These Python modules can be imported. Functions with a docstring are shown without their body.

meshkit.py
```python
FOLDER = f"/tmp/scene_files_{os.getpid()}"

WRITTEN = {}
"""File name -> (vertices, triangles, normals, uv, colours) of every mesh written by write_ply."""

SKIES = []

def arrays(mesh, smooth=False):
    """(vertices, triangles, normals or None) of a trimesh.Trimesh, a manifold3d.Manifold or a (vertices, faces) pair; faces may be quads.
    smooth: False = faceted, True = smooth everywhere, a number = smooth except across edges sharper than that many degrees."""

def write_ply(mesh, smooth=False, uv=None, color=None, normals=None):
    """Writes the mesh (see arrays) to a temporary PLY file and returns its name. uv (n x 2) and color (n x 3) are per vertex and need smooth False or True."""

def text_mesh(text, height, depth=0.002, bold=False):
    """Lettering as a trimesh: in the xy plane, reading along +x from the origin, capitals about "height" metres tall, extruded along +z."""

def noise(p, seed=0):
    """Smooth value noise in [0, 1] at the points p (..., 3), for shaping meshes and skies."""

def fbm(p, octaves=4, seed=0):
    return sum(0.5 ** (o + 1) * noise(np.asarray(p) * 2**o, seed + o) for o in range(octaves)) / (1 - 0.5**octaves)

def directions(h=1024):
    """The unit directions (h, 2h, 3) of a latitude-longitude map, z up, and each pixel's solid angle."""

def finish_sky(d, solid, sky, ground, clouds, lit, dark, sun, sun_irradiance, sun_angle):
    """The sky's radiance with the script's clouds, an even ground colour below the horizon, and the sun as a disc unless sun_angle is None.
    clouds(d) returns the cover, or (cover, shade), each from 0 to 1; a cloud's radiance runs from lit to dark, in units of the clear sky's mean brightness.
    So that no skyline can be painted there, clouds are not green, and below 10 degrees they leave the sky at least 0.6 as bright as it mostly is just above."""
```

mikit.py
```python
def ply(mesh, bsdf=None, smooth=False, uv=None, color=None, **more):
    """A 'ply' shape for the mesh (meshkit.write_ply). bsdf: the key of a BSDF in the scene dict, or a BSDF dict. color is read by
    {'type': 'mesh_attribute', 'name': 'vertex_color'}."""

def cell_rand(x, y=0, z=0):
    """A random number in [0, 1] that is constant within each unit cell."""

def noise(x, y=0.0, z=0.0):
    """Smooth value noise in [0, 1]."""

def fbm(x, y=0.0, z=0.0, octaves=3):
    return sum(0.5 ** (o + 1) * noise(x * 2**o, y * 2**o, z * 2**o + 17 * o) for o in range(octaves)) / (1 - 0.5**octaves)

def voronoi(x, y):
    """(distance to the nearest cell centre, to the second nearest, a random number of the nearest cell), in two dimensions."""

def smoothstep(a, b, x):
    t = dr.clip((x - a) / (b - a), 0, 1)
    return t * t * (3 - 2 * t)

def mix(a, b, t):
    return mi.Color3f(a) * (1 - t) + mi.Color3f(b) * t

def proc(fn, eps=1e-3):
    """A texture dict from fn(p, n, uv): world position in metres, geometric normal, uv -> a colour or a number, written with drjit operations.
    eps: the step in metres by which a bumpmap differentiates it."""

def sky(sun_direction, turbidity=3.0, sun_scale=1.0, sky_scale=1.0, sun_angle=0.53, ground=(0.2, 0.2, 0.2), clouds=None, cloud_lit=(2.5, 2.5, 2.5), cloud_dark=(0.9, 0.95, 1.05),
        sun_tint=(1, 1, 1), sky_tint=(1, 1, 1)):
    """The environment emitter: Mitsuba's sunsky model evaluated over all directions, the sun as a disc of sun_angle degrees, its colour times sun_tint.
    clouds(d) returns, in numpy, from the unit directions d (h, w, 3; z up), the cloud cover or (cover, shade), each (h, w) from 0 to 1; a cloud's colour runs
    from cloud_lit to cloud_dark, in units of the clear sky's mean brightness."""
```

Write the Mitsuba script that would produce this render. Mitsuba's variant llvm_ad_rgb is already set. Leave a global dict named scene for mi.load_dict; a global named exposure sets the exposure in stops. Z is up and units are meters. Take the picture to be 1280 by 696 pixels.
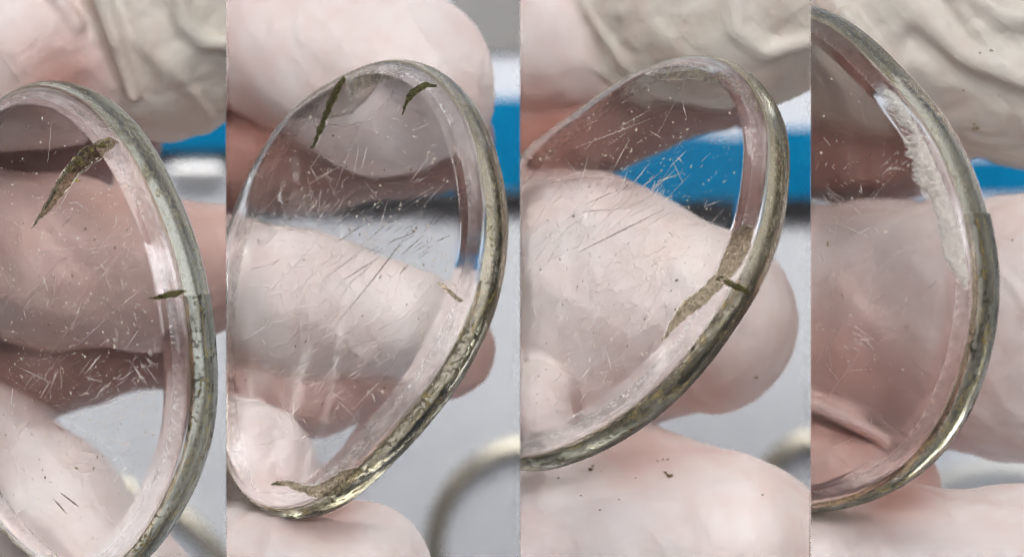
import math, random
import numpy as np, trimesh, mitsuba as mi, drjit as dr
import mikit, meshkit
from mikit import ply, proc, noise, fbm, smoothstep, mix, voronoi, cell_rand
from scipy.interpolate import CubicSpline

random.seed(3); rng = np.random.default_rng(3)
T = mi.ScalarTransform4f
scene, labels = {}, {}
S = 9.06e-5            # metres per unit; the work unit below is about a tenth of a millimetre
Z0 = 0.100             # height of the held lenses above the table
D = 8.0                # a long lens high above the bench, looking straight down
exposure = 0.20

# ------------------------------------------------------------------ camera and light
FOCUS_H = Z0 + 50 * S
scene['camera'] = {'type': 'thinlens', 'fov': 2 * math.degrees(math.atan(640 * S / (D - 50 * S))), 'fov_axis': 'x',
    'aperture_radius': 0.082, 'focus_distance': D - 50 * S, 'near_clip': 0.5, 'far_clip': 20.0,
    'to_world': T().look_at(origin=[0, 0, Z0 + D], target=[0, 0, 0], up=[0, 1, 0])}
scene['room_light'] = {'type': 'constant', 'radiance': {'type': 'rgb', 'value': [0.13, 0.13, 0.135]}}


def lamp(key, pos, w, h, rad, label):
    scene[key] = {'type': 'rectangle', 'to_world': T().look_at(origin=pos, target=[0, 0, Z0], up=[0, 1, 0.1]) @ T().scale([w / 2, h / 2, 1]),
        'emitter': {'type': 'area', 'radiance': {'type': 'rgb', 'value': rad}}, 'bsdf': {'type': 'diffuse'}}
    labels[key] = {'label': label, 'category': 'lamp'}


lamp('bench_lamp', [-0.25, 1.05, 1.05], 1.3, 0.65, [4.3, 4.2, 4.05], 'wide white bench lamp hung above the table behind the hands')
lamp('fill_lamp', [-0.06, 0.36, 1.35], 0.9, 0.50, [3.3, 3.4, 3.6], 'added fill lamp overhead just beside the camera')  # added fill light to brighten the table, not a known lamp
lamp('side_lamp', [0.31, 0.44, 1.2], 0.26, 0.36, [12, 12.3, 12.8], 'small white bench lamp hung to the right of the table')


def rgb(*c):
    return {'type': 'rgb', 'value': list(c)}


# ------------------------------------------------------------------ materials
def table_tex(p, n, uv):
    f = fbm(p.x * 300, p.y * 300, 0, octaves=3)
    return mix((0.82, 0.86, 0.93), (0.86, 0.90, 0.95), f)


def cloth_tex(p, n, uv):
    f = fbm(p.x * 2500, p.y * 900, 3, octaves=3)
    return mix((0.001, 0.17, 0.38), (0.003, 0.25, 0.50), f)


def glove_bump(p, n, uv):
    a, b = p.x * 0.8 + p.y * 0.6, p.y * 0.8 - p.x * 0.6
    r1 = 1 - dr.abs(2 * fbm(a * 520, b * 150, p.z * 300, octaves=2) - 1)
    r2 = 1 - dr.abs(2 * fbm(b * 700, a * 220, p.z * 400 + 9, octaves=2) - 1)
    return 0.8 * fbm(p.x * 2200, p.y * 2200, p.z * 2200, octaves=3) + 1.3 * smoothstep(0.72, 1.0, r1) + 0.9 * smoothstep(0.75, 1.0, r2)


def glove_rough(p, n, uv):
    return 0.34 + 0.22 * fbm(p.x * 900, p.y * 900, p.z * 900, octaves=2)


# rim: uv.x runs along the circumference in work units, uv.y across the edge (high towards the front)
def rim_tex(p, n, uv):
    patch = fbm(uv.x / 26, uv.y / 9, 7.0, octaves=3)
    c = mix((0.66, 0.63, 0.49), (0.36, 0.33, 0.21), smoothstep(0.36, 0.62, fbm(uv.x / 220, uv.y / 8.0, 1.0, octaves=2)))
    c = mix(c, (0.44, 0.36, 0.16), 0.5 * smoothstep(0.54, 0.66, patch))
    w = uv.y + 8 * (fbm(uv.x / 60, 2.0, 3.0, octaves=2) - 0.5)
    band = smoothstep(-27, -16, w) * (1 - smoothstep(-9, 0, w))
    c = mix(c, (0.16, 0.14, 0.085), 0.75 * band * smoothstep(0.34, 0.58, fbm(uv.x / 20, uv.y / 5, 2.0, octaves=4)))
    return mix(c, (0.07, 0.06, 0.04), 0.7 * smoothstep(0.61, 0.70, fbm(uv.x / 4, uv.y / 3, 5.0, octaves=2)))


def rim_dark_tex(p, n, uv):
    patch = fbm(uv.x / 22, uv.y / 7, 9.0, octaves=3)
    c = mix((0.22, 0.20, 0.135), (0.05, 0.045, 0.028), smoothstep(0.34, 0.60, fbm(uv.x / 220, uv.y / 8.0, 2.0, octaves=2)))
    c = mix(c, (0.42, 0.33, 0.12), 0.55 * smoothstep(0.57, 0.67, patch))
    w = uv.y + 8 * (fbm(uv.x / 60, 2.0, 3.0, octaves=2) - 0.5)
    c = mix(c, (0.045, 0.04, 0.025), 0.8 * (1 - smoothstep(-26, -14, w)))
    return mix(c, (0.04, 0.035, 0.022), 0.7 * smoothstep(0.60, 0.69, fbm(uv.x / 4, uv.y / 3, 8.0, octaves=2)))


def rim_cover_light(p, n, uv):
    """a thin film of grime with lines along the edge"""
    lines = smoothstep(0.40, 0.66, fbm(uv.x / 240, uv.y / 7.0, 3.0, octaves=2))
    grit = smoothstep(0.52, 0.60, fbm(uv.x / 4, uv.y / 3, 5.0, octaves=2)) * (0.3 + 0.7 * smoothstep(0.4, 0.6, fbm(uv.x / 30, uv.y / 9, 15.0, octaves=2)))
    return dr.clip(0.03 + 0.16 * lines + 0.62 * grit, 0, 0.95)


def rim_cover_dark(p, n, uv):
    return dr.clip(rim_cover_light(p, n, uv) + 0.22 * smoothstep(0.4, 0.6, fbm(uv.x / 40, uv.y / 8, 21.0, octaves=2)) + 0.16, 0, 0.95)


def bevel_tex(p, n, uv):
    c = mix((0.86, 0.87, 0.87), (0.60, 0.59, 0.55), smoothstep(0.4, 0.62, fbm(uv.x / 9, uv.y / 5, 4.0, octaves=3)))
    return mix(c, (0.30, 0.275, 0.17), 0.9 * smoothstep(12, 24, uv.y + 8 * (fbm(uv.x / 40, uv.y / 9, 1.0, octaves=3) - 0.5)))


def bevel_cover(p, n, uv):
    """frosting of the ground bevel: long worn patches, streaks and a speckled inner border"""
    patch = smoothstep(0.44, 0.60, fbm(uv.x / 130, uv.y / 14, 31.0, octaves=3))
    streak = smoothstep(0.44, 0.64, fbm(uv.x / 60, uv.y / 2.2, 6.0, octaves=3))
    grit = smoothstep(0.55, 0.64, fbm(uv.x / 3.5, uv.y / 2.6, 9.0, octaves=2))
    edge = 1 - smoothstep(0, 7, uv.y)
    worn = 1 - 0.75 * smoothstep(11000, 12000, uv.x)        # the fourth lens is less worn
    grime = smoothstep(13, 27, uv.y + 10 * (fbm(uv.x / 40, uv.y / 9, 1.0, octaves=3) - 0.5)) * smoothstep(0.36, 0.6, fbm(uv.x / 90, uv.y / 5, 14.0, octaves=3))
    return dr.clip(0.04 + 0.6 * grime + worn * (0.16 * patch * (0.4 + 0.6 * streak) + 0.55 * grit * (0.06 + 0.94 * edge) * smoothstep(0.4, 0.55, fbm(uv.x / 60, 1.0, 2.0, octaves=2))), 0, 0.9)


def rim_bump(p, n, uv):
    return fbm(uv.x / 40, uv.y / 2.0, 4.0, octaves=3) + 0.5 * fbm(uv.x / 3, uv.y / 3, 2.0, octaves=2)


def chip_tex(p, n, uv):
    f = fbm(p.x * 4500, p.y * 4500, p.z * 4500, octaves=4)
    return mix((0.40, 0.37, 0.285), (0.19, 0.17, 0.115), smoothstep(0.35, 0.65, f))


def frost_tex(p, n, uv):
    f = fbm(p.x * 9000, p.y * 9000, p.z * 9000, octaves=3)
    return mix((0.92, 0.90, 0.85), (0.60, 0.57, 0.50), smoothstep(0.4, 0.65, f))


def chip_cover(p, n, uv):
    return 0.10 + 0.36 * smoothstep(0.38, 0.62, fbm(p.x * 3600, p.y * 3600, p.z * 3600, octaves=4))


def olive_film_cover(p, n, uv):
    return 0.06 + 0.42 * smoothstep(0.42, 0.64, fbm(p.x * 2600, p.y * 2600, p.z * 2600, octaves=4))


def frost_cover(p, n, uv):
    return 0.42 + 0.53 * smoothstep(0.32, 0.58, fbm(p.x * 8000, p.y * 8000, p.z * 8000, octaves=3))


def smear_cover(p, n, uv):
    return 0.18 + 0.60 * smoothstep(0.34, 0.58, fbm(p.x * 4200, p.y * 4200, p.z * 4200, octaves=4))


def gold_tex(p, n, uv):
    return mix((0.42, 0.34, 0.10), (0.10, 0.085, 0.03), smoothstep(0.4, 0.62, fbm(p.x * 9000, p.y * 9000, p.z * 9000, octaves=3)))


def smear_tex(p, n, uv):
    f = fbm(p.x * 12000, p.y * 12000, p.z * 12000, octaves=3)
    return mix((0.20, 0.19, 0.08), (0.03, 0.032, 0.018), smoothstep(0.38, 0.6, f))


def metal_tex(p, n, uv):
    return mix((0.55, 0.52, 0.45), (0.30, 0.28, 0.22), fbm(p.x * 1500, p.y * 1500, p.z * 1500, octaves=3))


glass = {'type': 'dielectric', 'int_ior': 1.5, 'ext_ior': 1.0}
rough = {'type': 'roughdielectric', 'int_ior': 1.5, 'ext_ior': 1.0, 'alpha': 0.035, 'specular_transmittance': rgb(0.86, 0.84, 0.71)}
shiny = lambda tex: {'type': 'principledthin', 'base_color': proc(tex), 'roughness': 0.16, 'diff_trans': 0.9, 'spec_trans': 0.25, 'eta': 1.6}
film = lambda tex: {'type': 'principledthin', 'base_color': proc(tex), 'roughness': 0.38, 'diff_trans': 0.9, 'spec_trans': 0.15, 'eta': 1.4}
thin = lambda tex: {'type': 'principledthin', 'base_color': proc(tex), 'roughness': 0.45, 'diff_trans': 0.8, 'eta': 1.5}
scene['glass_material'] = glass
scene['rim_material'] = {'type': 'blendbsdf', 'weight': proc(rim_cover_light), 'a': rough, 'b': film(rim_tex)}
scene['bevel_material'] = {'type': 'blendbsdf', 'weight': proc(bevel_cover), 'a': {'type': 'roughdielectric', 'int_ior': 1.5, 'ext_ior': 1.0, 'alpha': 0.03}, 'b': thin(bevel_tex)}
scene['rim_dark_material'] = {'type': 'blendbsdf', 'weight': proc(rim_cover_dark), 'a': rough, 'b': film(rim_dark_tex)}
scene['chip_material'] = {'type': 'blendbsdf', 'weight': proc(chip_cover), 'a': {'type': 'thindielectric'}, 'b': shiny(chip_tex)}
scene['smudge_material'] = {'type': 'blendbsdf', 'weight': proc(olive_film_cover), 'a': {'type': 'thindielectric'}, 'b': thin(chip_tex)}
scene['gold_material'] = {'type': 'twosided', 'n': {'type': 'principled', 'base_color': proc(gold_tex), 'roughness': 0.4, 'specular': 0.5}}
scene['frost_material'] = {'type': 'blendbsdf', 'weight': proc(frost_cover), 'a': {'type': 'thindielectric'}, 'b': shiny(frost_tex)}
scene['smear_material'] = {'type': 'blendbsdf', 'weight': proc(smear_cover), 'a': {'type': 'thindielectric'}, 'b': shiny(smear_tex)}
scene['scratch_material'] = {'type': 'blendbsdf', 'weight': 0.42, 'a': {'type': 'thindielectric'}, 'b': {'type': 'twosided', 'n': {'type': 'diffuse', 'reflectance': rgb(0.82, 0.78, 0.74)}}} if 0 else \
    {'type': 'principledthin', 'base_color': rgb(0.78, 0.73, 0.69), 'roughness': 0.4, 'diff_trans': 1.0, 'spec_trans': 0.58, 'eta': 1.5}
scene['dark_scratch_material'] = {'type': 'principledthin', 'base_color': rgb(0.10, 0.08, 0.06), 'roughness': 0.5, 'diff_trans': 0.6, 'spec_trans': 0.3, 'eta': 1.5}
scene['pale_dust_material'] = {'type': 'twosided', 'n': {'type': 'diffuse', 'reflectance': rgb(0.66, 0.58, 0.48)}}
scene['dark_dust_material'] = {'type': 'twosided', 'n': {'type': 'diffuse', 'reflectance': rgb(0.20, 0.145, 0.085)}}
scene['glove_material'] = {'type': 'twosided', 'n': {'type': 'bumpmap', 'arbitrary': proc(glove_bump, 1e-4), 'scale': 3.0e-5,
    'b': {'type': 'principled', 'base_color': {'type': 'mesh_attribute', 'name': 'vertex_color'}, 'roughness': proc(glove_rough), 'specular': 0.42}}}
scene['table_material'] = {'type': 'diffuse', 'reflectance': proc(table_tex)}
scene['blue_material'] = {'type': 'twosided', 'n': {'type': 'principled', 'base_color': proc(cloth_tex), 'roughness': 0.8, 'specular': 0.1}}
scene['black_material'] = {'type': 'twosided', 'n': {'type': 'principled', 'base_color': rgb(0.012, 0.012, 0.014), 'roughness': 0.35}}
scene['grey_material'] = {'type': 'twosided', 'n': {'type': 'principled', 'base_color': rgb(0.30, 0.295, 0.28), 'roughness': 0.5}}
scene['white_material'] = {'type': 'twosided', 'n': {'type': 'principled', 'base_color': rgb(0.80, 0.80, 0.78), 'roughness': 0.3}}
scene['metal_material'] = {'type': 'twosided', 'n': {'type': 'principled', 'base_color': proc(metal_tex), 'metallic': 0.85, 'roughness': 0.28}}
scene['mirror_material'] = {'type': 'twosided', 'n': {'type': 'conductor', 'material': 'none', 'specular_reflectance': rgb(0.97, 0.97, 0.97)}}


def add(key, mesh, bsdf, label=None, category=None, group=None, kind=None, **kw):
    scene[key] = ply(mesh, bsdf, **kw)
    say(key, label, category, group, kind)
    return key


def say(key, label=None, category=None, group=None, kind=None):
    d = {k: v for k, v in (('label', label), ('category', category), ('group', group), ('kind', kind)) if v}
    if d:
        labels[key] = d


def q(px, py, z=0.0):
    """work units (x right, y down from the top left corner of the bench area, z up from the lens height) -> metres"""
    return np.stack([(np.asarray(px, float) - 640) * S, (348 - np.asarray(py, float)) * S, Z0 + np.asarray(z, float) * S], -1)


# ------------------------------------------------------------------ table, added mirror dividers
SEAMS = (283.0, 650.0, 1013.0)
BOOTH = [(-30.0, 282.6), (283.4, 649.6), (650.4, 1012.6), (1013.4, 1310.0)]
add('table', trimesh.creation.box([3.0, 2.4, 0.03], T_ := trimesh.transformations.translation_matrix([0, 0, -0.015])), 'table_material', 'white work table under the hands', kind='structure')
for k, sx in enumerate(SEAMS):
    key = 'added_mirror' + (f'_{k:03d}' if k else '')
    m = trimesh.creation.box([0.1 * S, 0.075, Z0 + 175 * S], trimesh.transformations.translation_matrix([(sx - 640) * S, 0, (Z0 + 175 * S) / 2 + 1e-4]))  # added mirrors: keep the seams sharp and the booths evenly lit
    add(key, m, 'mirror_material', ['added thin upright mirror between the first and second hand from the left', 'added thin upright mirror between the second and third hand from the left',
        'added thin upright mirror between the third and fourth hand from the left'][k], 'divider', 'added mirrors between the four views')


# ------------------------------------------------------------------ surfaces from distance fields
def sdf_mesh(f, lo, hi, h):
    """Surface nets: f(points) < 0 inside; points in work units (x right, y down, z up)."""
    ax = [np.arange(lo[k], hi[k] + h, h) for k in range(3)]
    P = np.stack(np.meshgrid(*ax, indexing='ij'), -1)
    V = f(P.reshape(-1, 3)).reshape(P.shape[:3])
    n = np.array(V.shape) - 1
    ins = V < 0
    acc, cnt = np.zeros((*n, 3)), np.zeros(n)
    base = np.stack(np.meshgrid(*[np.arange(x) for x in n], indexing='ij'), -1)
    corners = list(np.ndindex(2, 2, 2))
    for a in corners:
        for d in range(3):
            if a[d]:
                continue
            b = list(a); b[d] = 1
            sa = tuple(slice(a[i], a[i] + n[i]) for i in range(3)); sb = tuple(slice(b[i], b[i] + n[i]) for i in range(3))
            va, vb = V[sa], V[sb]
            cross = (va < 0) != (vb < 0)
            t = np.where(cross, va / np.where(cross, va - vb, 1), 0)
            pt = np.array(a, float) + np.zeros((*n, 3)); pt[..., d] += t
            acc += np.where(cross[..., None], pt, 0); cnt += cross
    on = cnt > 0
    idx = -np.ones(n, int); idx[on] = np.arange(on.sum())
    v = (base[on] + acc[on] / cnt[on][:, None]) * h + np.array([a[0] for a in ax])
    quads = []
    for d in range(3):
        e, g = [i for i in range(3) if i != d]
        sl = [slice(None)] * 3; s2 = [slice(None)] * 3
        sl[d], s2[d] = slice(0, -1), slice(1, None)
        A, B = ins[tuple(sl)], ins[tuple(s2)]
        X = np.argwhere(A != B)
        X = X[(X[:, e] > 0) & (X[:, g] > 0) & (X[:, e] < n[e]) & (X[:, g] < n[g])]
        flip = A[tuple(X.T)]
        def at(de, dg):
            Y = X.copy(); Y[:, e] += de; Y[:, g] += dg
            return idx[tuple(Y.T)]
        Q = np.stack([at(-1, -1), at(0, -1), at(0, 0), at(-1, 0)], 1)
        if d == 1:
            flip = ~flip
        Q = np.where(flip[:, None], Q, Q[:, ::-1])
        quads.append(Q)
    Q = np.vstack(quads); Q = Q[(Q >= 0).all(1)]
    return v, np.vstack([Q[:, [0, 1, 2]], Q[:, [0, 2, 3]]])


def cone(P, a, b):
    """tapered capsule between a=(x,y,z,r) and b"""
    a, b = np.array(a, float), np.array(b, float)
    ab = b[:3] - a[:3]
    t = np.clip(((P - a[:3]) @ ab) / max(ab @ ab, 1e-9), 0, 1)
    return np.linalg.norm(P - a[:3] - t[:, None] * ab, axis=1) - (a[3] + t * (b[3] - a[3]))


def smin(a, b, k):
    h = np.clip(0.5 + 0.5 * (b - a) / k, 0, 1)
    return b + (a - b) * h - k * h * (1 - h), h


SHADED = np.array([0.29, 0.17, 0.145])  # dark glove tint that paints the shade on fingers deep behind the lenses
PINK, PALE, LOOSE = np.array([0.52, 0.36, 0.32]), np.array([0.665, 0.588, 0.56]), np.array([0.53, 0.49, 0.43])


def hand(key, booth, fingers, folds, zlo, zhi, seed, label, shade_spots=()):
    """fingers: (list of joints (x,y,z,r), tint, wrinkle amount); folds: (polyline of (x,y,z,r), blend, sign)"""
    x0, x1 = BOOTH[booth]

    def field(P, want=False):
        d = col = None
        raw = np.min([np.min([cone(P, a, b) for a, b in zip(j, j[1:])], axis=0) for j, _, _ in fingers], axis=0)
        if not want:
            near = np.abs(raw - 8) < 46
            if not near.all():
                out = raw - 8
                out[near] = field(P[near])
                return out
        w = P / np.array([70.0, 95.0, 70.0])
        wob = meshkit.fbm(w + seed, 2, seed) - 0.5
        rid = 1 - np.abs(2 * meshkit.fbm(P @ np.array([[0.8, 0.6, 0], [-0.6, 0.8, 0], [0, 0, 1]]) / np.array([75.0, 230.0, 110.0]) + 5 + seed, 2, seed + 9) - 1)
        rid2 = 1 - np.abs(2 * meshkit.fbm(P @ np.array([[0.5, -0.85, 0], [0.85, 0.5, 0], [0, 0, 1]]) / np.array([28.0, 120.0, 60.0]) + 2 + seed, 2, seed + 21) - 1)
        for joints, tint, wr in fingers:
            di = None
            for a, b in zip(joints, joints[1:]):
                c = cone(P, a, b)
                di = c if di is None else smin(di, c, 30)[0]
            di = di - wr * (15 * wob + 24 * np.clip(rid - 0.72, 0, 1) - 13 * np.clip(rid2 - 0.80, 0, 1))
            if d is None:
                d, col = di, np.broadcast_to(tint, P.shape).copy()
            else:
                d, h = smin(d, di, 10)
                if want:
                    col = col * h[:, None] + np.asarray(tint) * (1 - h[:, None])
        for line, k, sign in folds:
            di = None
            for a, b in zip(line, line[1:]):
                c = cone(P, a, b)
                di = c if di is None else np.minimum(di, c)
            if sign > 0:
                d, h = smin(d, di, k)
            else:
                d = -smin(-d, di, k)[0]
        return (d, col) if want else d

    v, f = sdf_mesh(field, (x0 - 12, -40, zlo), (x1 + 12, 740, zhi), 5.0)
    from scipy.sparse import coo_matrix
    e = np.vstack([f[:, [0, 1]], f[:, [1, 2]], f[:, [2, 0]]])
    W = coo_matrix((np.ones(2 * len(e)), (np.r_[e[:, 0], e[:, 1]], np.r_[e[:, 1], e[:, 0]])), shape=(len(v), len(v))).tocsr()
    deg = np.maximum(np.asarray(W.sum(1)), 1)
    for lam in (0.5, -0.53) * 4:
        v = v + lam * (W @ v / deg - v) * (deg > 1)
    m = trimesh.Trimesh(v, f, process=False)
    for o, nrm in (((x0, 0, 0), (1, 0, 0)), ((x1, 0, 0), (-1, 0, 0))):
        m = trimesh.intersections.slice_mesh_plane(m, nrm, o)
    v = np.array(m.vertices)
    col = field(v, True)[1]
    t = meshkit.fbm(v / 60.0 + 11, 3, seed + 4)[:, None]
    t2 = meshkit.fbm(v / np.array([16.0, 26.0, 20.0]) + 3, 3, seed + 7)[:, None]
    cling = np.clip((0.65 * t + 0.35 * t2 - 0.40) * 4.0, 0, 1)          # where the film clings, the skin shows through
    col = col * (1 - 0.42 * cling) + col * np.array([0.90, 0.70, 0.66]) * 0.42 * cling
    for tx, ty, tz, tr, amt in shade_spots:      # red-brown shade under rims and between fingers, painted into the glove colour
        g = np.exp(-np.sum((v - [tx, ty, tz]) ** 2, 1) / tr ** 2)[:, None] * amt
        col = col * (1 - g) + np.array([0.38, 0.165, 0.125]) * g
    mesh = trimesh.Trimesh(q(*v.T), np.array(m.faces)[:, ::-1], process=False)
    if mesh.volume < 0:
        mesh.invert()
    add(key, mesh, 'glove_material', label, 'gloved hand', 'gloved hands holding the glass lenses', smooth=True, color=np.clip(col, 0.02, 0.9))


# ------------------------------------------------------------------ glass lens with ground edge
class Lens:
    def __init__(s, key, booth, outline, center, ang, tilt, thick, step, label, clip=True):
        s.key, s.booth, s.thick = key, booth, thick
        s.x0, s.x1 = BOOTH[booth]
        c = np.array(center, float); s.c = c
        m = np.array([math.cos(ang), math.sin(ang)])       # direction (x right, y down) in which the lens comes nearer
        s.m, s.tilt = m, tilt
        s.U = np.array([m[0] * math.cos(tilt), m[1] * math.cos(tilt), math.sin(tilt)])      # in the plane, towards the near edge
        s.V = np.array([-m[1], m[0], 0.0])                                                    # in the plane, level
        s.N = np.array([-m[0] * math.sin(tilt), -m[1] * math.sin(tilt), math.cos(tilt)])     # out of the front face
        P = np.array(outline, float) - c
        half = thick / 2 * math.sin(tilt)
        bm = np.abs(P @ m).max()
        P = P - np.outer(half * np.clip(1.6 * (P @ m) / bm, -1, 1), m)
        A = np.stack([P @ m / math.cos(tilt), P @ s.V[:2]], 1)                                # in-plane outline
        th, r = np.arctan2(A[:, 1], A[:, 0]), np.hypot(A[:, 0], A[:, 1])
        o = np.argsort(th); th, r = th[o], r[o]
        s.rad = CubicSpline(np.append(th, th[0] + 2 * math.pi), np.append(r, r[0]), bc_type='periodic')
        s.R = r.mean()
        s.dome, s.cup = 0.055 * s.R, 0.075 * s.R
        s.build(step, label)

    def r(s, th):
        w = np.linspace(-0.12, 0.12, 7)
        return np.mean([s.rad(np.mod(th + d + math.pi, 2 * math.pi) - math.pi if False else th + d) for d in w], axis=0)

    def place(s, a, b, h):
        a, b, h = np.broadcast_arrays(a, b, h)
        p = a[..., None] * s.U + b[..., None] * s.V + h[..., None] * s.N
        return np.stack([p[..., 0] + s.c[0], p[..., 1] + s.c[1], p[..., 2]], -1)

    def front_h(s, a, b):
        th = np.arctan2(b, a); rho = np.hypot(a, b) / (s.r(th) - s.I)
        return s.thick / 2 + s.dome * np.clip(1 - rho ** 2, 0, 1)

    def on_front(s, px, py, lift=0.8):
        """the point of the front face that lies over (px, py), a little above the glass"""
        px, py = np.asarray(px, float), np.asarray(py, float)
        h = np.full(px.shape, s.thick / 2)
        for _ in range(6):
            dx, dy = px - s.c[0] - h * s.N[0], py - s.c[1] - h * s.N[1]
            a = (dx * s.m[0] + dy * s.m[1]) / math.cos(s.tilt); b = dx * s.V[0] + dy * s.V[1]
            h = s.front_h(a, b)
        return s.place(a, b, h + lift)

    def build(s, step, label):
        I = s.I = 24.0; t = s.thick; drop = 27.0
        nth = 480
        th = np.linspace(-math.pi, math.pi, nth, endpoint=False)
        R = s.r(th)

        def strip(rows, close=False):
            """rows: list of (radius array, height array)"""
            return np.stack([s.place(r * np.cos(th), r * np.sin(th), np.broadcast_to(h, th.shape)) for r, h in rows])

        def quads(nr, lo=0, hi=nth, wrap=True):
            i, j = np.meshgrid(np.arange(nr - 1), np.arange(lo, hi), indexing='ij')
            j2 = (j + 1) % nth if wrap else j + 1
            return np.stack([i * nth + j, i * nth + j2, (i + 1) * nth + j2, (i + 1) * nth + j], -1).reshape(-1, 4)

        tri = lambda Q: np.vstack([Q[:, [0, 1, 2]], Q[:, [0, 2, 3]]])
        fr = [0.004, .1, .2, .3, .4, .5, .6, .7, .78, .85, .91, .96, 1.0]
        front = [((R - I) * x, t / 2 + s.dome * (1 - x * x)) for x in fr]
        bev = [(R - I * k, t / 2 - drop * d) for k, d in ((0.95, 0.035), (0.89, 0.09), (0.82, 0.16), (0.66, 0.335), (0.50, 0.515), (0.34, 0.70), (0.22, 0.845), (0.12, 0.93), (0.04, 0.985), (0.0, 1.0))]
        htop = t / 2 - drop
        back = [(R, -t / 2 + 7), (R - 1.5, -t / 2 + 3.5), (R - 4, -t / 2 + 1), (R - 8, -t / 2)] + [((R - 8) * x, -t / 2 + s.cup * (1 - x * x)) for x in fr[::-1][1:]]
        kb = 4
        VB = strip(bev[kb - 1:])
        bev = bev[:kb]
        V1, V2 = strip(front + bev), strip(back)
        # glass: front face, polished front bevel, back chamfer, back face
        F1, F2 = tri(quads(len(front + bev))), tri(quads(len(back)))
        v = np.vstack([V1.reshape(-1, 3), V2.reshape(-1, 3)])
        f = np.vstack([F1, F2 + len(V1) * nth])
        s.emit(s.key + '__glass_body', v, f, 'glass_material', smooth=50)
        nb = len(VB)
        ub = np.linspace(0, 2 * math.pi * s.R, nth + 1) + s.booth * 4000
        VB = VB + (0.9 * (meshkit.fbm(VB / 16.0 + s.booth, 3, 5) - 0.5))[..., None] * (s.N + 0.0)
        VBw = np.concatenate([VB, VB[:, :1]], 1)
        i, j = np.meshgrid(np.arange(nb - 1), np.arange(nth), indexing='ij')
        QB = np.stack([i * (nth + 1) + j, i * (nth + 1) + j + 1, (i + 1) * (nth + 1) + j + 1, (i + 1) * (nth + 1) + j], -1).reshape(-1, 4)
        uvb = np.stack(np.broadcast_arrays(ub[None, :], np.linspace(0, 30, nb)[:, None]), -1).reshape(-1, 2)
        s.emit(s.key + '__bevel', VBw.reshape(-1, 3), tri(QB), 'bevel_material', uv=uvb)
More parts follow.
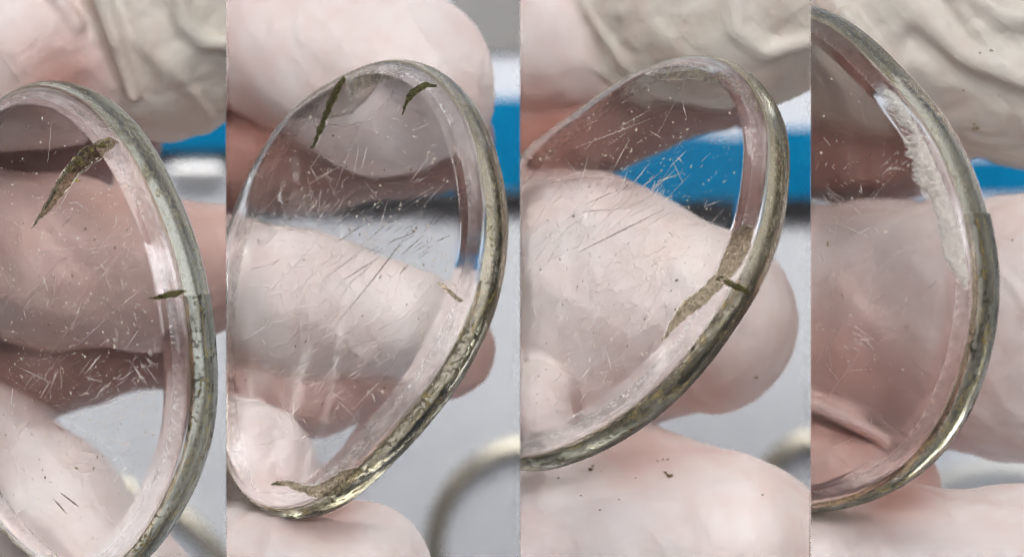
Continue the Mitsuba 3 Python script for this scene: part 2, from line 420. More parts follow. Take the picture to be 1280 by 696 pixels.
        # ground edge in two sections; the lower one stands proud by a step
        arc = np.cumsum(np.hypot(*np.diff(np.stack([R * np.cos(th), R * np.sin(th)]), append=[[R[0] * math.cos(th[0])], [R[0] * math.sin(th[0])]])))
        hs = np.linspace(htop, -t / 2 + 7, 13)
        sa, sb, raise_ = step
        u = np.mod((th - sa), 2 * math.pi); low = u < np.mod(sb - sa, 2 * math.pi)
        for part, mask, up, mat, lab in (('rim', ~low, 0.0, 'rim_material', None), ('rim_001', low, raise_, 'rim_dark_material', 'darker section of the dirty ground edge')):
            jj = np.flatnonzero(mask)
            st = np.flatnonzero(~mask[(jj - 1) % nth]) if (~mask).any() else [0]
            jj = np.roll(jj, -int(st[0])) if len(st) else jj
            jj = np.append(jj, (jj[-1] + 1) % nth) if (~mask).any() else jj
            bulge = 5.0 * np.sin(np.linspace(0, math.pi, len(hs)))
            rows, uvs = [], []
            uu = np.arange(len(jj)) * (2 * math.pi * s.R / nth)
            wig = 0.5 * (meshkit.fbm(np.stack([uu / 14, uu * 0, uu * 0], -1) + s.booth, 3) - 0.5)
            for h, b in zip(hs, bulge):
                grain = 0.25 * (meshkit.fbm(np.stack([uu / 25, uu * 0 + h / 3, uu * 0], -1), 3) - 0.5)
                rr = R[jj] + up + b + wig + grain
                rows.append(s.place(rr * np.cos(th[jj]), rr * np.sin(th[jj]), np.full(len(jj), h)))
                uvs.append(np.stack([uu + s.booth * 4000, np.full(len(jj), h)], -1))
            if up:    # end walls of the proud section
                rows = [s.place((R[jj] - .5) * np.cos(th[jj]), (R[jj] - .5) * np.sin(th[jj]), np.full(len(jj), hs[0] + 1.5))] + rows + [s.place((R[jj] - .5) * np.cos(th[jj]), (R[jj] - .5) * np.sin(th[jj]), np.full(len(jj), hs[-1] - 1.5))]
                uvs = [uvs[0] + [0, 1.5]] + uvs + [uvs[-1] - [0, 1.5]]
            rows, uvs = np.array(rows), np.array(uvs)
            nr, nc = rows.shape[:2]
            i, j = np.meshgrid(np.arange(nr - 1), np.arange(nc - 1), indexing='ij')
            Q = np.stack([i * nc + j, i * nc + j + 1, (i + 1) * nc + j + 1, (i + 1) * nc + j], -1).reshape(-1, 4)
            s.emit(s.key + '__' + part, rows.reshape(-1, 3), tri(Q), mat, uv=uvs.reshape(-1, 2), label=lab)
        say(s.key, label, 'lens', 'clear glass lenses held in gloved fingers')

    def emit(s, key, v, f, mat, smooth=True, uv=None, label=None, kind=None, flip=False):
        keep = ((v[f][:, :, 0] > s.x0).all(1)) & ((v[f][:, :, 0] < s.x1).all(1))
        cut = ~keep & (v[f][:, :, 0] > s.x0).any(1) & (v[f][:, :, 0] < s.x1).any(1)
        if cut.any() or (~keep).any():
            mm = trimesh.Trimesh(v, f, process=False)
            if uv is not None:     # carry uv through the cut by interpolation
                from scipy.spatial import cKDTree
                tree = cKDTree(v)
            for o, nrm in (((s.x0, 0, 0), (1, 0, 0)), ((s.x1, 0, 0), (-1, 0, 0))):
                mm = trimesh.intersections.slice_mesh_plane(mm, nrm, o)
            if uv is not None:
                uv = uv[tree.query(np.array(mm.vertices))[1]]
            v, f = np.array(mm.vertices), np.array(mm.faces)
        m = trimesh.Trimesh(q(*v.T), f[:, ::-1] if flip else f, process=False)
        add(key, m, mat, label, kind=kind, smooth=smooth, **({'uv': uv} if uv is not None else {}))

    # --- marks on the front face
    def scratches(s, lines, key, mat, width=0.55, label=None):
        """lines: (x0,y0,x1,y1,width,bow)"""
        vs, fs, n = [], [], 0
        for x0, y0, x1, y1, w, bow in lines:
            k = 7
            u = np.linspace(0, 1, k)
            d = np.array([x1 - x0, y1 - y0]); L = np.hypot(*d) + 1e-9; pn = np.array([-d[1], d[0]]) / L
            cx = x0 + d[0] * u + pn[0] * bow * 4 * u * (1 - u); cy = y0 + d[1] * u + pn[1] * bow * 4 * u * (1 - u)
            hw = w * width * (0.25 + 0.75 * np.sin(np.pi * u)) * (0.7 + 0.6 * rng.random(k))
            A = s.on_front(cx + pn[0] * hw, cy + pn[1] * hw, 0.3); B = s.on_front(cx, cy, 0.75); C = s.on_front(cx - pn[0] * hw, cy - pn[1] * hw, 0.3)
            vs.append(np.vstack([A, B, C]))
            for a in range(k - 1):
                for o in (0, k):
                    fs += [[n + o + a, n + o + a + 1, n + o + k + a + 1], [n + o + a, n + o + k + a + 1, n + o + k + a]]
            n += 3 * k
        s.emit(s.key + '__' + key, np.vstack(vs), np.array(fs), mat, smooth=False, kind='stuff', label=label)

    def specks(s, pts, key, mat, label=None):
        """pts: (x, y, radius): crumbs of dirt sitting on the front face"""
        base = trimesh.creation.icosphere(subdivisions=1)
        bv, bf = np.array(base.vertices), np.array(base.faces)
        vs, fs = [], []
        C = s.on_front([p[0] for p in pts], [p[1] for p in pts], 0.0)
        for k, (c, p) in enumerate(zip(C, pts)):
            a = rng.random() * math.pi; e = 0.5 + 1.4 * rng.random()
            w = bv * (0.65 + 0.7 * rng.random((len(bv), 1)))
            w = w * [e, 1 / e ** 0.5, 1]
            x, y = w[:, 0] * math.cos(a) - w[:, 1] * math.sin(a), w[:, 0] * math.sin(a) + w[:, 1] * math.cos(a)
            vs.append(c + p[2] * (x[:, None] * s.U + y[:, None] * s.V + 0.6 * w[:, 2:] * s.N) + s.N * 0.4 * p[2])
            fs.append(bf + k * len(bv))
        s.emit(s.key + '__' + key, np.vstack(vs), np.vstack(fs), mat, smooth=False, kind='stuff', label=label, flip=False)

    def flake(s, poly, part, mat, label, relief=2.2, step=3.0, ridge=None):
        """broken flake or smear on the front face, outline poly in work units, with a lumpy conchoidal relief"""
        from shapely.geometry import Polygon, Point
        import shapely
        pg = Polygon(poly).buffer(0)
        x0, y0, x1, y1 = pg.bounds
        gx, gy = np.meshgrid(np.arange(x0, x1, step), np.arange(y0, y1, step))
        g = np.stack([gx.ravel(), gy.ravel()], 1) + rng.uniform(-.3, .3, (gx.size, 2)) * step
        inside = shapely.contains_xy(pg.buffer(-step * 0.4), g[:, 0], g[:, 1])
        L = pg.exterior.length
        bd = np.array([pg.exterior.interpolate(x).coords[0] for x in np.arange(0, L, step * 0.8)])
        bd = bd + 2.4 * (np.stack([meshkit.fbm(np.stack([bd[:, 0] / 5, bd[:, 1] / 5, bd[:, 0] * 0 + o], -1), 2) for o in (1.5, 7.5)], 1) - 0.5) * 2 + rng.normal(0, 0.25, bd.shape)
        p = np.vstack([bd, g[inside]])
        from scipy.spatial import Delaunay
        tr = Delaunay(p).simplices
        cen = p[tr].mean(1)
        tr = tr[shapely.contains_xy(Polygon(bd).buffer(0.2), cen[:, 0], cen[:, 1])]
        dist = shapely.distance(shapely.points(p), pg.exterior)
        hgt = 0.6 + rng.uniform(0, 0.9 if mat == 'frost_material' else 0.35, len(p)) * (dist > 0.5) + relief * np.clip(dist / 6, 0, 1) * (0.3 + 1.2 * meshkit.fbm(np.stack([p[:, 0] / 7, p[:, 1] / 7, p[:, 0] * 0], -1), 3))
        if ridge is not None:
            hgt = hgt + ridge(p) * np.clip(dist / 3, 0, 1)
        s.emit(s.key + '__' + part, s.on_front(p[:, 0], p[:, 1], hgt), tr, mat, smooth=mat != 'frost_material', label=label)


def rnd_scratches(n, cx, cy, sx, sy, ang, spread, lmin, lmax, wmin=0.4, wmax=1.0):
    out = []
    for _ in range(n):
        x, y = rng.normal(cx, sx), rng.normal(cy, sy)
        a = math.radians(ang + rng.normal(0, spread)); L = lmin + (lmax - lmin) * rng.random() ** 3.5
        out.append((x - L / 2 * math.cos(a), y + L / 2 * math.sin(a), x + L / 2 * math.cos(a), y - L / 2 * math.sin(a), rng.uniform(wmin, wmax), rng.normal(0, L * 0.008)))
    return out


def inside_lens(L, items, get=lambda p: [(p[0], p[1])], k=0.97):
    keep = []
    for it in items:
        ok = True
        for x, y in get(it):
            dx, dy = x - L.c[0] - L.thick / 2 * L.N[0], y - L.c[1] - L.thick / 2 * L.N[1]
            a, b = (dx * L.m[0] + dy * L.m[1]) / math.cos(L.tilt), dx * L.V[0] + dy * L.V[1]
            ok &= bool(np.hypot(a, b) < k * (L.r(np.arctan2(b, a)) - L.I)) and L.x0 < x < L.x1 and -20 < y < 716
        if ok:
            keep.append(it)
    return keep


ends = lambda l: [(l[0], l[1]), (l[2], l[3])]
TILT = math.radians(40)

OUT1 = [(0, 118), (60, 105), (130, 125), (190, 175), (230, 250), (258, 330), (270, 400), (275, 470), (265, 560), (230, 640), (180, 695), (100, 722), (30, 695), (-40, 630), (-85, 540), (-100, 430), (-95, 320), (-75, 220), (-45, 155)]
OUT2 = [(420, 85), (475, 72), (540, 90), (590, 135), (620, 190), (638, 260), (636, 330), (622, 390), (590, 460), (540, 530), (480, 590), (420, 630), (370, 642), (320, 630), (290, 606), (268, 560), (252, 480), (250, 390), (262, 300), (290, 220), (350, 130)]
OUT3 = [(695, 138), (760, 92), (800, 76), (845, 67), (900, 74), (940, 100), (975, 145), (990, 210), (975, 310), (930, 400), (850, 500), (790, 545), (740, 565), (690, 577), (650, 580), (605, 562), (580, 510), (560, 440), (565, 340), (592, 250), (640, 180)]
OUT4 = [(1013, 12), (1060, 32), (1100, 60), (1145, 100), (1180, 140), (1210, 190), (1230, 240), (1243, 290), (1250, 380), (1240, 440), (1225, 490), (1170, 575), (1100, 615), (1060, 626), (1013, 631), (930, 625), (840, 570), (770, 470), (740, 360), (750, 230), (800, 110), (880, 30), (950, 6)]
lens1 = Lens('glass_lens', 0, OUT1, (88, 412), math.radians(-4), TILT, 82, (-0.17, 2.3, 2.5), 'clear scratched glass lens, leftmost, with an olive chip near its upper edge')
lens2 = Lens('glass_lens_001', 1, OUT2, (450, 357), math.radians(20), TILT, 78, (-0.30, 2.0, 1.6), 'clear glass lens with two dark green streaks hanging from its top edge')
lens3 = Lens('glass_lens_002', 2, OUT3, (783, 321), math.radians(30), TILT, 78, (-0.26, 2.0, 1.6), 'clear glass lens with blue cloth seen through it and a pointed chip')
lens4 = Lens('glass_lens_003', 3, OUT4, (990, 318), math.radians(-1), TILT, 80, (-0.16, 1.6, 4.0), 'clear glass lens, rightmost, with a pale saw-toothed chip along its edge')

# ------------------------------------------------------------------ gloved hands
hand('gloved_hand', 0, [
    ([(-110, 40, -220, 132), (30, 60, -200, 124), (100, 70, -200, 108)], PALE, 0.6),
    ([(180, 10, -200, 128), (212, 34, -200, 128), (330, -92, -200, 122)], LOOSE, 1.0),
    ([(-80, 200, -400, 70), (80, 180, -380, 70), (140, 172, -380, 58)], SHADED, 0.5),
    ([(-80, 300, -290, 98), (90, 325, -220, 102), (200, 345, -180, 86), (290, 330, -200, 74)], PINK, 0.7),
    ([(-60, 555, -330, 120), (70, 660, -230, 108), (165, 738, -160, 80)], PALE, 0.5),
    ([(-120, 450, -360, 90), (60, 445, -320, 72), (190, 428, -310, 60)], SHADED, 0.5),
], [([(120, -20, -66, 12), (145, 50, -68, 12), (166, 122, -92, 8)], 16, 1), ([(140, -20, -50, 4), (165, 50, -55, 6), (186, 120, -84, 4)], 18, -1),
    ([(222, -20, -60, 11), (232, 30, -62, 11), (256, 52, -66, 10), (300, 56, -70, 10)], 14, 1), ([(60, -20, -80, 8), (95, 30, -86, 8)], 16, 1)], -450, 40, 1,
    'pale gloved fingers behind the leftmost glass lens', shade_spots=[(75, 105, -100, 75, 0.85), (150, 420, -240, 80, 0.5)])
hand('gloved_hand_001', 1, [
    ([(220, 8, -350, 106), (380, 48, -270, 112), (498, 106, -205, 121)], PALE, 0.5),
    ([(220, 185, -400, 92), (400, 185, -330, 80), (548, 178, -300, 70)], SHADED, 0.5),
    ([(230, 350, -320, 92), (400, 385, -215, 84), (520, 405, -165, 68)], PALE, 0.45),
    ([(270, 450, -340, 84), (400, 470, -280, 74), (555, 440, -200, 60)], PINK, 0.7),
    ([(230, 610, -270, 122), (318, 592, -190, 90)], PALE, 0.5),
    ([(230, 735, -150, 108), (360, 727, -80, 100), (445, 722, -74, 96)], PALE, 0.5),
], [([(330, 395, -186, 3), (400, 425, -142, 3), (480, 448, -130, 3)], 12, 1)], -480, 60, 2,
    'pale gloved fingers pinching the lens that has two green streaks', shade_spots=[(330, 150, -260, 80, 0.7), (390, 640, -30, 58, 0.7), (450, 470, -200, 60, 0.4)])
hand('gloved_hand_002', 2, [
    ([(590, 20, -360, 140), (740, 25, -290, 118)], PALE, 0.5),
    ([(850, 0, -230, 132), (915, 10, -205, 122), (1040, -30, -190, 118)], LOOSE, 1.1),
    ([(590, 165, -400, 95), (745, 136, -345, 88), (890, 94, -300, 78)], SHADED, 0.5),
    ([(600, 370, -340, 150), (760, 385, -255, 150), (885, 402, -190, 115)], PALE, 0.5),
    ([(600, 545, -165, 70), (668, 515, -130, 62)], PALE, 0.3),
    ([(590, 700, -240, 165), (760, 682, -190, 152), (915, 695, -130, 126)], PALE, 0.45),
], [([(765, -20, -175, 13), (800, 30, -176, 13), (838, 84, -190, 9)], 16, 1), ([(915, -20, -76, 11), (922, 36, -76, 11), (958, 66, -80, 10), (1010, 52, -84, 10)], 14, 1)], -500, 110, 3,
    'pale gloved fingers and broad thumb around the lens with blue seen through it', shade_spots=[(690, 150, -250, 70, 0.7), (885, 480, -120, 70, 0.6), (800, 546, -60, 65, 0.65), (690, 150, -320, 90, .5)])
hand('gloved_hand_003', 3, [
    ([(960, -30, -280, 150), (1120, 10, -250, 150), (1290, 42, -230, 168)], LOOSE, 1.0),
    ([(950, 118, -370, 130), (1110, 133, -360, 124)], SHADED, 0.6),
    ([(960, 398, -300, 142), (1120, 406, -260, 144), (1330, 408, -200, 176)], PALE, 0.8),
    ([(940, 560, -250, 90), (1100, 620, -200, 80)], PINK, 0.6),
    ([(940, 735, -90, 118), (1120, 725, -90, 112), (1330, 725, -100, 120)], PALE, 0.5),
], [([(1000, 488, -155, 10), (1080, 522, -145, 11), (1150, 562, -140, 8)], 14, 1), ([(1110, -30, -112, 15), (1205, 70, -82, 15), (1310, 110, -70, 14)], 24, 1), ([(1180, -30, -84, 13), (1260, 20, -70, 13), (1320, 30, -62, 13)], 20, 1),
    ([(1140, 50, -90, 8), (1210, 105, -80, 9), (1300, 135, -72, 8)], 22, -1), ([(1060, 20, -100, 9), (1120, 90, -104, 10)], 14, 1)], -500, 60, 4,
    'pale gloved fingers behind the rightmost lens with the saw-toothed chip', shade_spots=[(1115, 618, -30, 65, 0.8), (1080, 150, -250, 110, 0.6), (1130, 455, -140, 115, 0.75), (1030, 440, -160, 100, 0.6)])

# ------------------------------------------------------------------ things lying on the table
ZT = -Z0 / S      # table height in work units


def slab(key, x0, x1, y0, y1, h, mat, label, cat, group=None, slope=0.0):
    """a low sheet with rounded edge lying on the table"""
    from shapely.geometry import Polygon
    pg = Polygon([(x0, y0), (x1, y0 - slope), (x1, y1 - slope), (x0, y1)])
    a, b = trimesh.creation.extrude_polygon(pg, h * 0.8, engine='earcut'), trimesh.creation.extrude_polygon(pg.buffer(-min(2.0, h * .3)), h * 0.2, engine='earcut')
    b.apply_translation([0, 0, h * 0.8])
    m = trimesh.util.concatenate([a, b])
    v = np.array(m.vertices)
    mesh = trimesh.Trimesh(q(v[:, 0], v[:, 1], ZT + 0.5 + v[:, 2]), np.array(m.faces)[:, ::-1], process=False)
    add(key, mesh, mat, label, cat, group)


def numbered(k, i):
    return k + (f'_{i:03d}' if i else '')


WHICH = ['leftmost', 'second', 'third', 'rightmost']
blue = [(98, 186, 0), (120, 236, 0), (158, 246, 0), (203, 246, 8)]
for i, (a, b, sl) in enumerate(blue):
    x0, x1 = BOOTH[i]
    slab(numbered('blue_cloth', i), x0, x1, a, b, 8, 'blue_material', ['bright blue cloth behind the leftmost glove, beside the lens edge', 'bright blue cloth showing right of the lens with two green streaks',
        'bright blue cloth seen through the third lens from the left', 'narrow strip of bright blue cloth right of the saw-toothed lens'][i], 'cloth', 'blue cloths on the table', sl)
for i, (a, b) in enumerate([(186, 200), (240, 266), (246, 276)]):
    x0, x1 = BOOTH[i]
    slab(numbered('black_tool', i), x0, x1, a, b, 14, 'black_material', ['black blurred tool bar below the blue cloth, leftmost', 'black blurred tool bar beside the edge of the lens with two green streaks',
        'black blurred tool bar beside the edge of the lens with the pointed chip'][i], 'tool', 'black tools below the blue cloths')
slab('grey_tray', 560, BOOTH[1][1], -60, 62, 12, 'grey_material', 'grey tray above the blue cloth at the top of the table', 'tray')


def ring(key, cx, cy, R, r, z, label, xr, squash=1.0):
    nu, nv = 120, 28
    u, v = np.meshgrid(np.linspace(0, 2 * math.pi, nu, endpoint=False), np.linspace(0, 2 * math.pi, nv, endpoint=False), indexing='ij')
    rr = R + r * np.sign(np.cos(v)) * np.abs(np.cos(v)) ** 0.8
    zz = r * 0.8 * np.sin(v) + 0.15 * r * np.cos(3 * v)
    P = np.stack([cx + rr * np.cos(u), cy + squash * rr * np.sin(u), z + r + zz], -1).reshape(-1, 3)
    i, j = np.meshgrid(np.arange(nu), np.arange(nv), indexing='ij')
    i2, j2 = (i + 1) % nu, (j + 1) % nv
    Q = np.stack([i * nv + j, i2 * nv + j, i2 * nv + j2, i * nv + j2], -1).reshape(-1, 4)
    m = trimesh.Trimesh(P, np.vstack([Q[:, [0, 1, 2]], Q[:, [0, 2, 3]]]), process=False)
    for o, nrm in (((xr[0], 0, 0), (1, 0, 0)), ((xr[1], 0, 0), (-1, 0, 0))):
        m = trimesh.intersections.slice_mesh_plane(m, nrm, o)
    v_ = np.array(m.vertices)
    add(key, trimesh.Trimesh(q(*v_.T), np.array(m.faces)[:, ::-1], process=False), 'white_material' if key == 'metal_ring_003' else 'metal_material', label, 'ring', 'metal rings on the table', smooth=True)


ring('metal_ring', 105, 805, 195, 12, ZT, 'pale metal ring at the lower right of the leftmost lens', BOOTH[0])
ring('metal_ring_001', 672, 688, 130, 12, ZT, 'silver metal ring, most of its curve in view, below the lens with green streaks', BOOTH[1])
ring('metal_ring_002', 1050, 650, 105, 13, ZT, 'dark metal ring partly hidden by the broad gloved thumb', BOOTH[2])
ring('metal_ring_003', 1262, 775, 188, 15, ZT, 'bright white metal ring between the two fingers right of the saw-toothed lens', BOOTH[3])

# ------------------------------------------------------------------ scratches, dirt and chips on the lenses
for L, (cx, cy), seed in ((lens1, (90, 400), 0), (lens2, (450, 350), 1), (lens3, (790, 320), 2), (lens4, (1090, 330), 3)):
    n = (60, 220, 110, 40)[seed]
    sc = rnd_scratches(n, cx, cy, 75, 130, 38, 28, 5, 60, 0.35, 0.8) + rnd_scratches(n // 3, cx, cy, 70, 120, 130, 25, 5, 50, 0.35, 0.8)
    for _ in range((5, 9, 7, 3)[seed]):      # clusters of close strokes
        kx, ky, ka = rng.normal(cx + 20, 55), rng.normal(cy, 90), rng.choice([35, 55, 125, 150])
        sc += rnd_scratches(16, kx, ky, 11, 11, ka, 12, 4, 34, 0.3, 0.9)
    sc += rnd_scratches(12, cx, cy, 60, 90, 40, 22, 60, 130, 0.15, 0.3)
    sc += rnd_scratches((25, 110, 35, 10)[seed], cx - 10, cy + 20, 55, 85, 45, 45, 30, 110, 0.12, 0.3)
    if seed == 1:
        sc += rnd_scratches(60, 420, 440, 60, 60, 35, 18, 15, 80, .4, .9) + rnd_scratches(50, 570, 180, 22, 40, 35, 20, 4, 22, .6, 1.3)
    if seed == 0:
        sc += rnd_scratches(60, 150, 520, 30, 45, 30, 25, 8, 45, .4, .9) + rnd_scratches(60, 165, 280, 16, 60, 40, 40, 4, 16, .5, 1.1)
    if seed == 2:
        sc += rnd_scratches(40, 760, 270, 60, 50, 42, 14, 20, 110, .4, .9) + rnd_scratches(50, 720, 480, 40, 40, 50, 25, 5, 22, .5, 1.2)
    L.scratches(inside_lens(L, sc, ends), 'scratches', 'scratch_material')
    dk = rnd_scratches(6, cx + 20, cy - 40, 60, 90, 36, 10, 10, 60, 0.3, 0.7)
    if seed == 1:
        dk += [(424, 400, 516, 283, 0.9, 2), (404, 350, 470, 300, 0.6, 0)] + rnd_scratches(40, 500, 285, 45, 25, 36, 8, 15, 55, .4, .9)
    if seed == 2:
        dk += [(722, 316, 830, 262, 1.0, 0)]
    if seed == 0:
        dk += [(75, 615, 99, 633, 1.6, 0), (66, 622, 84, 642, 1.2, 0)]
    L.scratches(inside_lens(L, dk, ends), 'dark_scratches', 'dark_scratch_material')
    pd = [(rng.normal(cx, 85), rng.normal(cy, 150), 0.42 + 1.0 * rng.random() ** 4) for _ in range((1500, 1700, 1300, 450)[seed])]
    dd = [(rng.normal(cx, 85), rng.normal(cy + 40, 150), 0.4 + 1.3 * rng.random() ** 4) for _ in range((150, 200, 120, 40)[seed])]
    L.specks(inside_lens(L, pd), 'pale_dust', 'pale_dust_material')
    L.specks(inside_lens(L, dd), 'dark_dust', 'dark_dust_material')


def taper(line, widths):
    """outline of a streak along a line"""
    p = np.array(line, float); t = np.gradient(p, axis=0); t /= np.linalg.norm(t, axis=1, keepdims=True)
    n = np.stack([-t[:, 1], t[:, 0]], 1); w = np.array(widths, float)[:, None] / 2
    return list(map(tuple, p + n * w)) + list(map(tuple, (p - n * w)[::-1]))


lens1.flake([(40, 286), (56, 255), (72, 226), (90, 200), (106, 184), (124, 176), (140, 172), (150, 178), (136, 190), (116, 203), (100, 216), (86, 236), (66, 260)], 'chip', 'chip_material', 'olive chip with a pointed tail', relief=3.0)
lens1.flake(taper([(48, 276), (66, 246), (80, 222), (92, 204)], [1, 4, 4, 3]), 'chip_001', 'smear_material', 'dark line along the chip')
for k, (x, y, r) in enumerate([(98, 200, 8), (112, 188, 9), (126, 181, 7), (137, 176, 6), (104, 206, 5), (97, 226, 4), (88, 210, 5)]):
    a = np.linspace(0, 2 * math.pi, 11)[:-1]
    rr = r * rng.uniform(0.55, 1.15, 10)
    lens1.flake(list(zip(x + rr * np.cos(a) * 1.3, y + rr * np.sin(a) * 0.7)), 'grime' + (f'_{k:03d}' if k else ''), 'gold_material', None if k else 'yellow grime on the chip', step=2.0, relief=3.0)
lens2.flake([(430, 102), (444, 90), (466, 84), (494, 82), (516, 88), (500, 97), (480, 103), (456, 112), (436, 122)], 'smudge', 'smudge_material', 'olive smudge along the top edge', relief=3.0)
lens2.flake(taper([(391, 186), (401, 160), (413, 130), (423, 108), (431, 97)], [3, 7, 8, 9, 5]), 'streak', 'smear_material', 'long dark green streak')
lens2.flake(taper([(503, 144), (508, 128), (518, 114), (532, 106), (546, 108)], [1, 5, 9, 8, 3]), 'streak_001', 'smear_material', 'short dark green streak')
lens2.flake([(338, 605), (352, 600), (372, 603), (392, 608), (410, 600), (428, 588), (445, 584), (455, 588), (440, 604), (420, 618), (396, 622), (380, 616), (360, 608)], 'chip', 'chip_material', 'olive chip along the bottom edge')
lens2.flake(taper([(548, 352), (562, 364), (578, 378)], [2, 6, 4]), 'chip_001', 'chip_material', 'small brown nick beside the step in the edge')
lens3.flake([(828, 428), (838, 402), (856, 376), (878, 360), (896, 342), (905, 318), (916, 292), (930, 281), (942, 284), (938, 310), (920, 340), (900, 362), (880, 382), (858, 398), (840, 414)], 'chip', 'chip_material', 'long pointed grey chip')


def saw(p):
    w = 6 * meshkit.fbm(np.stack([p[:, 0] / 30, p[:, 1] / 14, p[:, 0] * 0], -1), 2)
    return 7.0 * np.abs(((p[:, 1] + 0.45 * p[:, 0]) / 8 + w) % 1 - 0.5) * (p[:, 1] < 245)


edge = [(1106, 112)]
tooth = random.Random(5)
y = 120.0
while y < 238:
    x = np.interp(y, [110, 150, 165, 178, 200, 240], [1106, 1126, 1140, 1138, 1142, 1156])
    d = tooth.uniform(2, 11) * (0.35 if 158 < y < 172 else 1)
    edge += [(x - 1 - d, y + tooth.uniform(-1, 1)), (x + tooth.uniform(0, 6), y + tooth.uniform(2, 4))]
    y += tooth.uniform(5, 11)
edge += [(1163, 252), (1172, 275), (1175, 300), (1180, 322), (1196, 348), (1208, 362), (1211, 350), (1206, 320), (1198, 285), (1186, 250), (1172, 215), (1156, 180), (1146, 158), (1130, 132), (1116, 114)]
lens4.flake(edge, 'chip', 'frost_material', 'pale saw-toothed chip', relief=5.0, ridge=saw, step=2.4)
for L, p in ((lens1, [(186, 374), (200, 368), (222, 362), (236, 363), (220, 371), (200, 374)]), (lens3, [(895, 344), (905, 346), (925, 356), (938, 364), (936, 369), (915, 360), (896, 350)])):
    L.flake(p, 'nick', 'smear_material', 'dark nick at the step in the edge', step=2.0)

def edge_glints(L, line, key, w=0.7):  # pale hairlines that paint glints along the chip outlines
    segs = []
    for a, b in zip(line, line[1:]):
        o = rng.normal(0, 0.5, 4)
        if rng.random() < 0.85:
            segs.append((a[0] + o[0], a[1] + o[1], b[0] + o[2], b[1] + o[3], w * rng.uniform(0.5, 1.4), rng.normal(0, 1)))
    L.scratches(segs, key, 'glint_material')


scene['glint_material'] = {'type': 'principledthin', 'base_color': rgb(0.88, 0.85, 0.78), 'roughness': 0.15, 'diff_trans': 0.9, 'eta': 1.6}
edge_glints(lens1, [(44, 282), (58, 254), (72, 228), (88, 203), (104, 187), (122, 177), (140, 172), (152, 177)], 'chip_edge')
edge_glints(lens1, [(70, 262), (86, 238), (100, 218), (116, 205), (134, 192)], 'chip_edge_001', 0.5)
edge_glints(lens2, [(394, 186), (405, 160), (417, 131), (427, 109)], 'chip_edge', 0.6)
edge_glints(lens2, [(338, 604), (352, 599), (372, 602), (392, 607), (410, 599), (428, 587), (445, 583)], 'chip_edge_001')
edge_glints(lens2, [(400, 616), (420, 612), (436, 602), (452, 590)], 'chip_edge_002', 0.9)
edge_glints(lens3, [(828, 428), (837, 402), (855, 376), (877, 360), (895, 342), (904, 318), (915, 292), (930, 280), (943, 284)], 'chip_edge', 0.7)
edge_glints(lens3, [(842, 412), (862, 392), (884, 372), (900, 350), (912, 322), (930, 296)], 'chip_edge_001', 0.6)
edge_glints(lens3, [(880, 384), (892, 372), (908, 352), (924, 338)], 'chip_edge_002', 0.9)
edge_glints(lens4, [(1150, 236), (1163, 252), (1172, 275), (1175, 300), (1180, 322), (1196, 348), (1208, 362)], 'chip_edge', 0.9)
edge_glints(lens4, [(1116, 114), (1130, 132), (1146, 158), (1156, 180), (1172, 215), (1186, 250), (1198, 285), (1206, 320)], 'chip_edge_001', 0.9)
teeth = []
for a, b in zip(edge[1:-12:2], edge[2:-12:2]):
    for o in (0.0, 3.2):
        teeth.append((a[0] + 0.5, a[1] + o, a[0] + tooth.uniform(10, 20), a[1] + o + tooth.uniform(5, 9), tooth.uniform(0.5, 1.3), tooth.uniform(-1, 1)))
lens4.scratches(teeth, 'chip_ridges', 'glint_material')  # pale strokes painting glints across the teeth
edge_glints(lens4, [(1192, 340), (1203, 350), (1209, 360)], 'chip_edge_002', 2.0)

lens3.flake([(806, 92), (842, 84), (880, 84), (914, 96), (938, 116), (952, 140), (944, 142), (926, 120), (900, 106), (868, 99), (830, 101)], 'smudge', 'smudge_material', 'olive smudge along the top edge', relief=2.0)  # film imitates the edge wall as refracted through the glass
lens1.flake([(88, 136), (118, 142), (150, 160), (170, 178), (160, 180), (138, 164), (108, 150)], 'smudge', 'smudge_material', 'thin olive smudge along the top edge', relief=2.0)

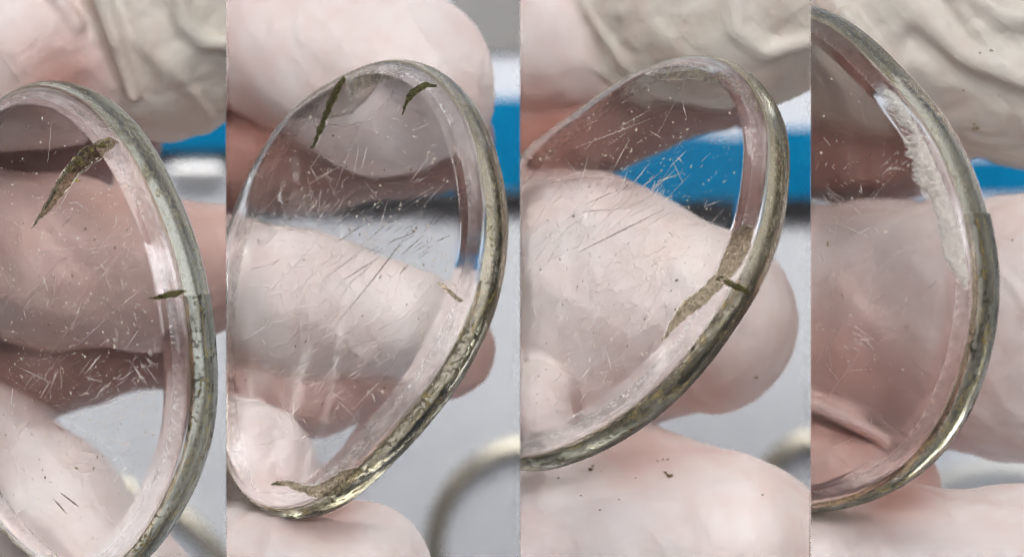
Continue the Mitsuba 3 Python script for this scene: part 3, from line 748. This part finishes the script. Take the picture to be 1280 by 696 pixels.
# silver tip of a tool beyond the leftmost lens, and crumbs of dirt on the gloves
prof = [(0, 0), (14, 3), (19, 12), (20, 40), (16, 70), (0, 74)]
m = trimesh.creation.revolve(np.array(prof, float)[:, [0, 1]], sections=40)
m.apply_transform(trimesh.transformations.rotation_matrix(-math.pi / 2, [0, 1, 0]))
v = np.array(m.vertices) * [1, 0.8, 0.8] + [278, 213, ZT + 17]
m = trimesh.Trimesh(v, m.faces, process=False)
m = trimesh.intersections.slice_mesh_plane(m, (-1, 0, 0), (BOOTH[0][1], 0, 0))
add('tool_tip', trimesh.Trimesh(q(*np.array(m.vertices).T), m.faces[:, ::-1], process=False), 'white_metal', 'shiny silver tool tip below the blue cloth at the right of the leftmost view', 'tool', smooth=40)
scene['white_metal'] = {'type': 'twosided', 'n': {'type': 'principled', 'base_color': rgb(0.85, 0.85, 0.85), 'metallic': 0.6, 'roughness': 0.25}}
from scipy.spatial import cKDTree
for key, pts, lab in (('crumbs', [(738, 586, 2.6), (741, 582, 1.5), (752, 588, 1.2), (832, 590, 2.2), (837, 594, 3.0), (829, 574, 1.5), (822, 576, 1.2), (835, 574, 1.4), (795, 597, 1.2), (726, 619, 1.2), (774, 624, 1.2), (750, 637, 1.4), (698, 597, 1.3), (954, 618, 1.4), (946, 472, 2.4), (760, 560, 1.0)], 'brown crumbs of dirt on the broad thumb'),
                      ('crumbs_001', [(1222, 160, 3.2), (1219, 155, 1.8), (1240, 63, 1.6), (1226, 66, 1.4), (1205, 113, 1.4), (1250, 120, 1.2), (1266, 300, 1.6)], 'brown crumbs of dirt on the loose glove above the blue strip')):
    hv = meshkit.WRITTEN[scene['gloved_hand_002' if key == 'crumbs' else 'gloved_hand_003']['filename']][0]
    tree = cKDTree(hv[:, :2])
    ms = []
    for x, y, r in pts:
        c = q(x, y)
        near = hv[tree.query_ball_point(c[:2], 5 * S)]
        if len(near) == 0:
            continue
        b = trimesh.creation.icosphere(subdivisions=1)
        vv = np.array(b.vertices) * (0.6 + 0.8 * rng.random((len(b.vertices), 1))) * [1 + rng.random(), 0.8, 0.6] * r * 0.75 * S
        ms.append(trimesh.Trimesh(vv + [c[0], c[1], near[:, 2].max() + 0.3 * r * S], b.faces, process=False))
    add(key, trimesh.util.concatenate(ms), 'dark_dust_material', lab, 'dirt', kind='stuff')
